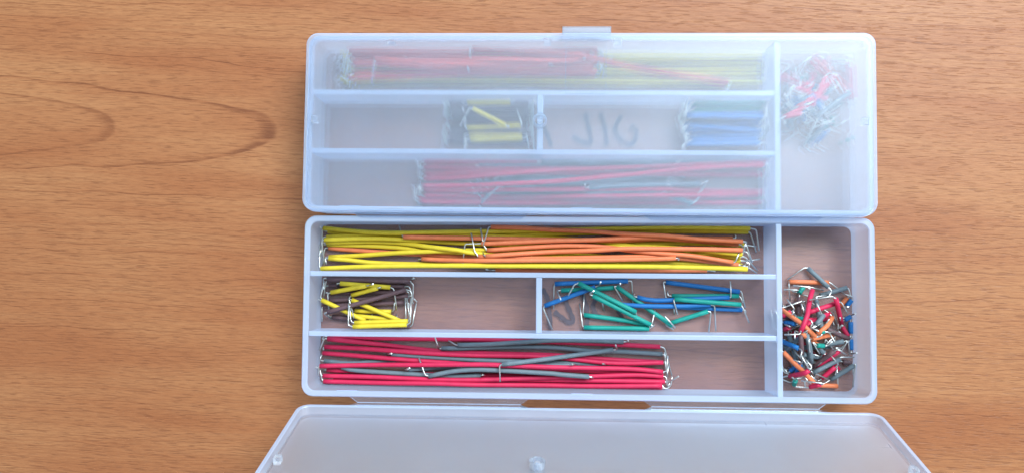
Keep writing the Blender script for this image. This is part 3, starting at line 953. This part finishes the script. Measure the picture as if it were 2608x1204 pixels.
wire(*K, 'grey', [(2040, 250), (2088, 306)], ('f', (2038, 240), (2036, 196)), ('f', (2092, 310), (2140, 318)), note="grey wire slanting over the left of the " + Q)


# ---------------------------------------------------------------- build the wires
CASE_WORD = {1: 'closed', 2: 'open'}
ORD = ['first', 'second', 'third', 'fourth', 'fifth', 'sixth', 'seventh', 'eighth', 'ninth', 'tenth', 'eleventh', 'twelfth', 'thirteenth', 'fourteenth', 'fifteenth', 'sixteenth', 'seventeenth', 'eighteenth', 'nineteenth', 'twentieth', 'twenty-first', 'twenty-second', 'twenty-third', 'twenty-fourth', 'twenty-fifth', 'twenty-sixth', 'twenty-seventh', 'twenty-eighth', 'twenty-ninth', 'thirtieth']
COMP_WORD = {'back': 'back compartment', 'midleft': 'middle left compartment', 'midright': 'middle right compartment', 'front': 'front compartment', 'side': 'side compartment'}
COL_WORD = {'coral': 'coral red'}
ranks = {}
for w in WIRES:
    if w['note'] is None:
        ranks.setdefault((w['c'], w['comp'], w['col']), []).append(w)
for (c, comp, col), ws in ranks.items():
    ws.sort(key=lambda w: -sum(p.y for p in w['path']) / len(w['path']))
    for i, w in enumerate(ws):
        cw = COL_WORD.get(col, col)
        if len(ws) == 1:
            w['label'] = f"only {cw} jumper wire in the {CASE_WORD[c]} case's {COMP_WORD[comp]}"
        else:
            w['label'] = f"{ORD[i]} {cw} jumper wire from the back in the {CASE_WORD[c]} case's {COMP_WORD[comp]}"
buried = {}
for w in WIRES:
    if w['note'] == 'buried':
        pm = w['path'][len(w['path']) // 2]
        cy = -10.5 if w['c'] == 2 else 9.5
        row = 'back' if pm.y > cy + 3.5 else 'front' if pm.y < cy - 3.5 else 'middle'
        colm = 'left' if pm.x < 74.8 else 'right' if pm.x > 80.2 else 'centre'
        buried.setdefault((w['c'], w['col'], row, colm), []).append((pm.y, w))
for (c, col, row, colm), ws in buried.items():
    ws.sort(key=lambda q: -q[0])
    for i, (_, w) in enumerate(ws):
        w['label'] = f"half buried {COL_WORD.get(col, col)} wire at the {row} {colm} of the {CASE_WORD[c]} case's pile"
        if len(ws) > 1:
            w['label'] += f", {ORD[i]} from back"
for w in WIRES:
    c, comp = w['c'], w['comp']
    col = w['col']
    cw = COL_WORD.get(col, col)
    if w['note'] == 'buried':
        grp = f"{cw} wires buried in the {CASE_WORD[c]} case's pile"
    elif w['note']:
        w['label'] = w['note']
        grp = f"mixed pile in the {CASE_WORD[c]} case"
    else:
        grp = f"wires in the {CASE_WORD[c]} case's {COMP_WORD[comp]}"
    wpath = [to_world(p, c) for p in w['path']]
    mid = wpath[len(wpath) // 2]
    base = Vector((mid.x, mid.y, mid.z - RW))
    root = empty('jumper_wire', base)
    tag(root, w['label'], 'wire', grp)
    v, f = tube([p - base for p in wpath], RW, 12)
    mesh_obj('sleeve', v, f, SLEEVE[col], root, smooth=True)
    for ld in w['leads']:
        lw = [to_world(p, c) - base for p in ld]
        v, f = tube(lw, RL, 8)
        mesh_obj('bare_lead', v, f, TIN, root, smooth=True)
for me in bpy.data.meshes:      # flat caps on the round tubes
    if me.name.startswith(('sleeve', 'bare_lead')):
        for p in me.polygons:
            if len(p.vertices) > 4:
                p.use_smooth = False
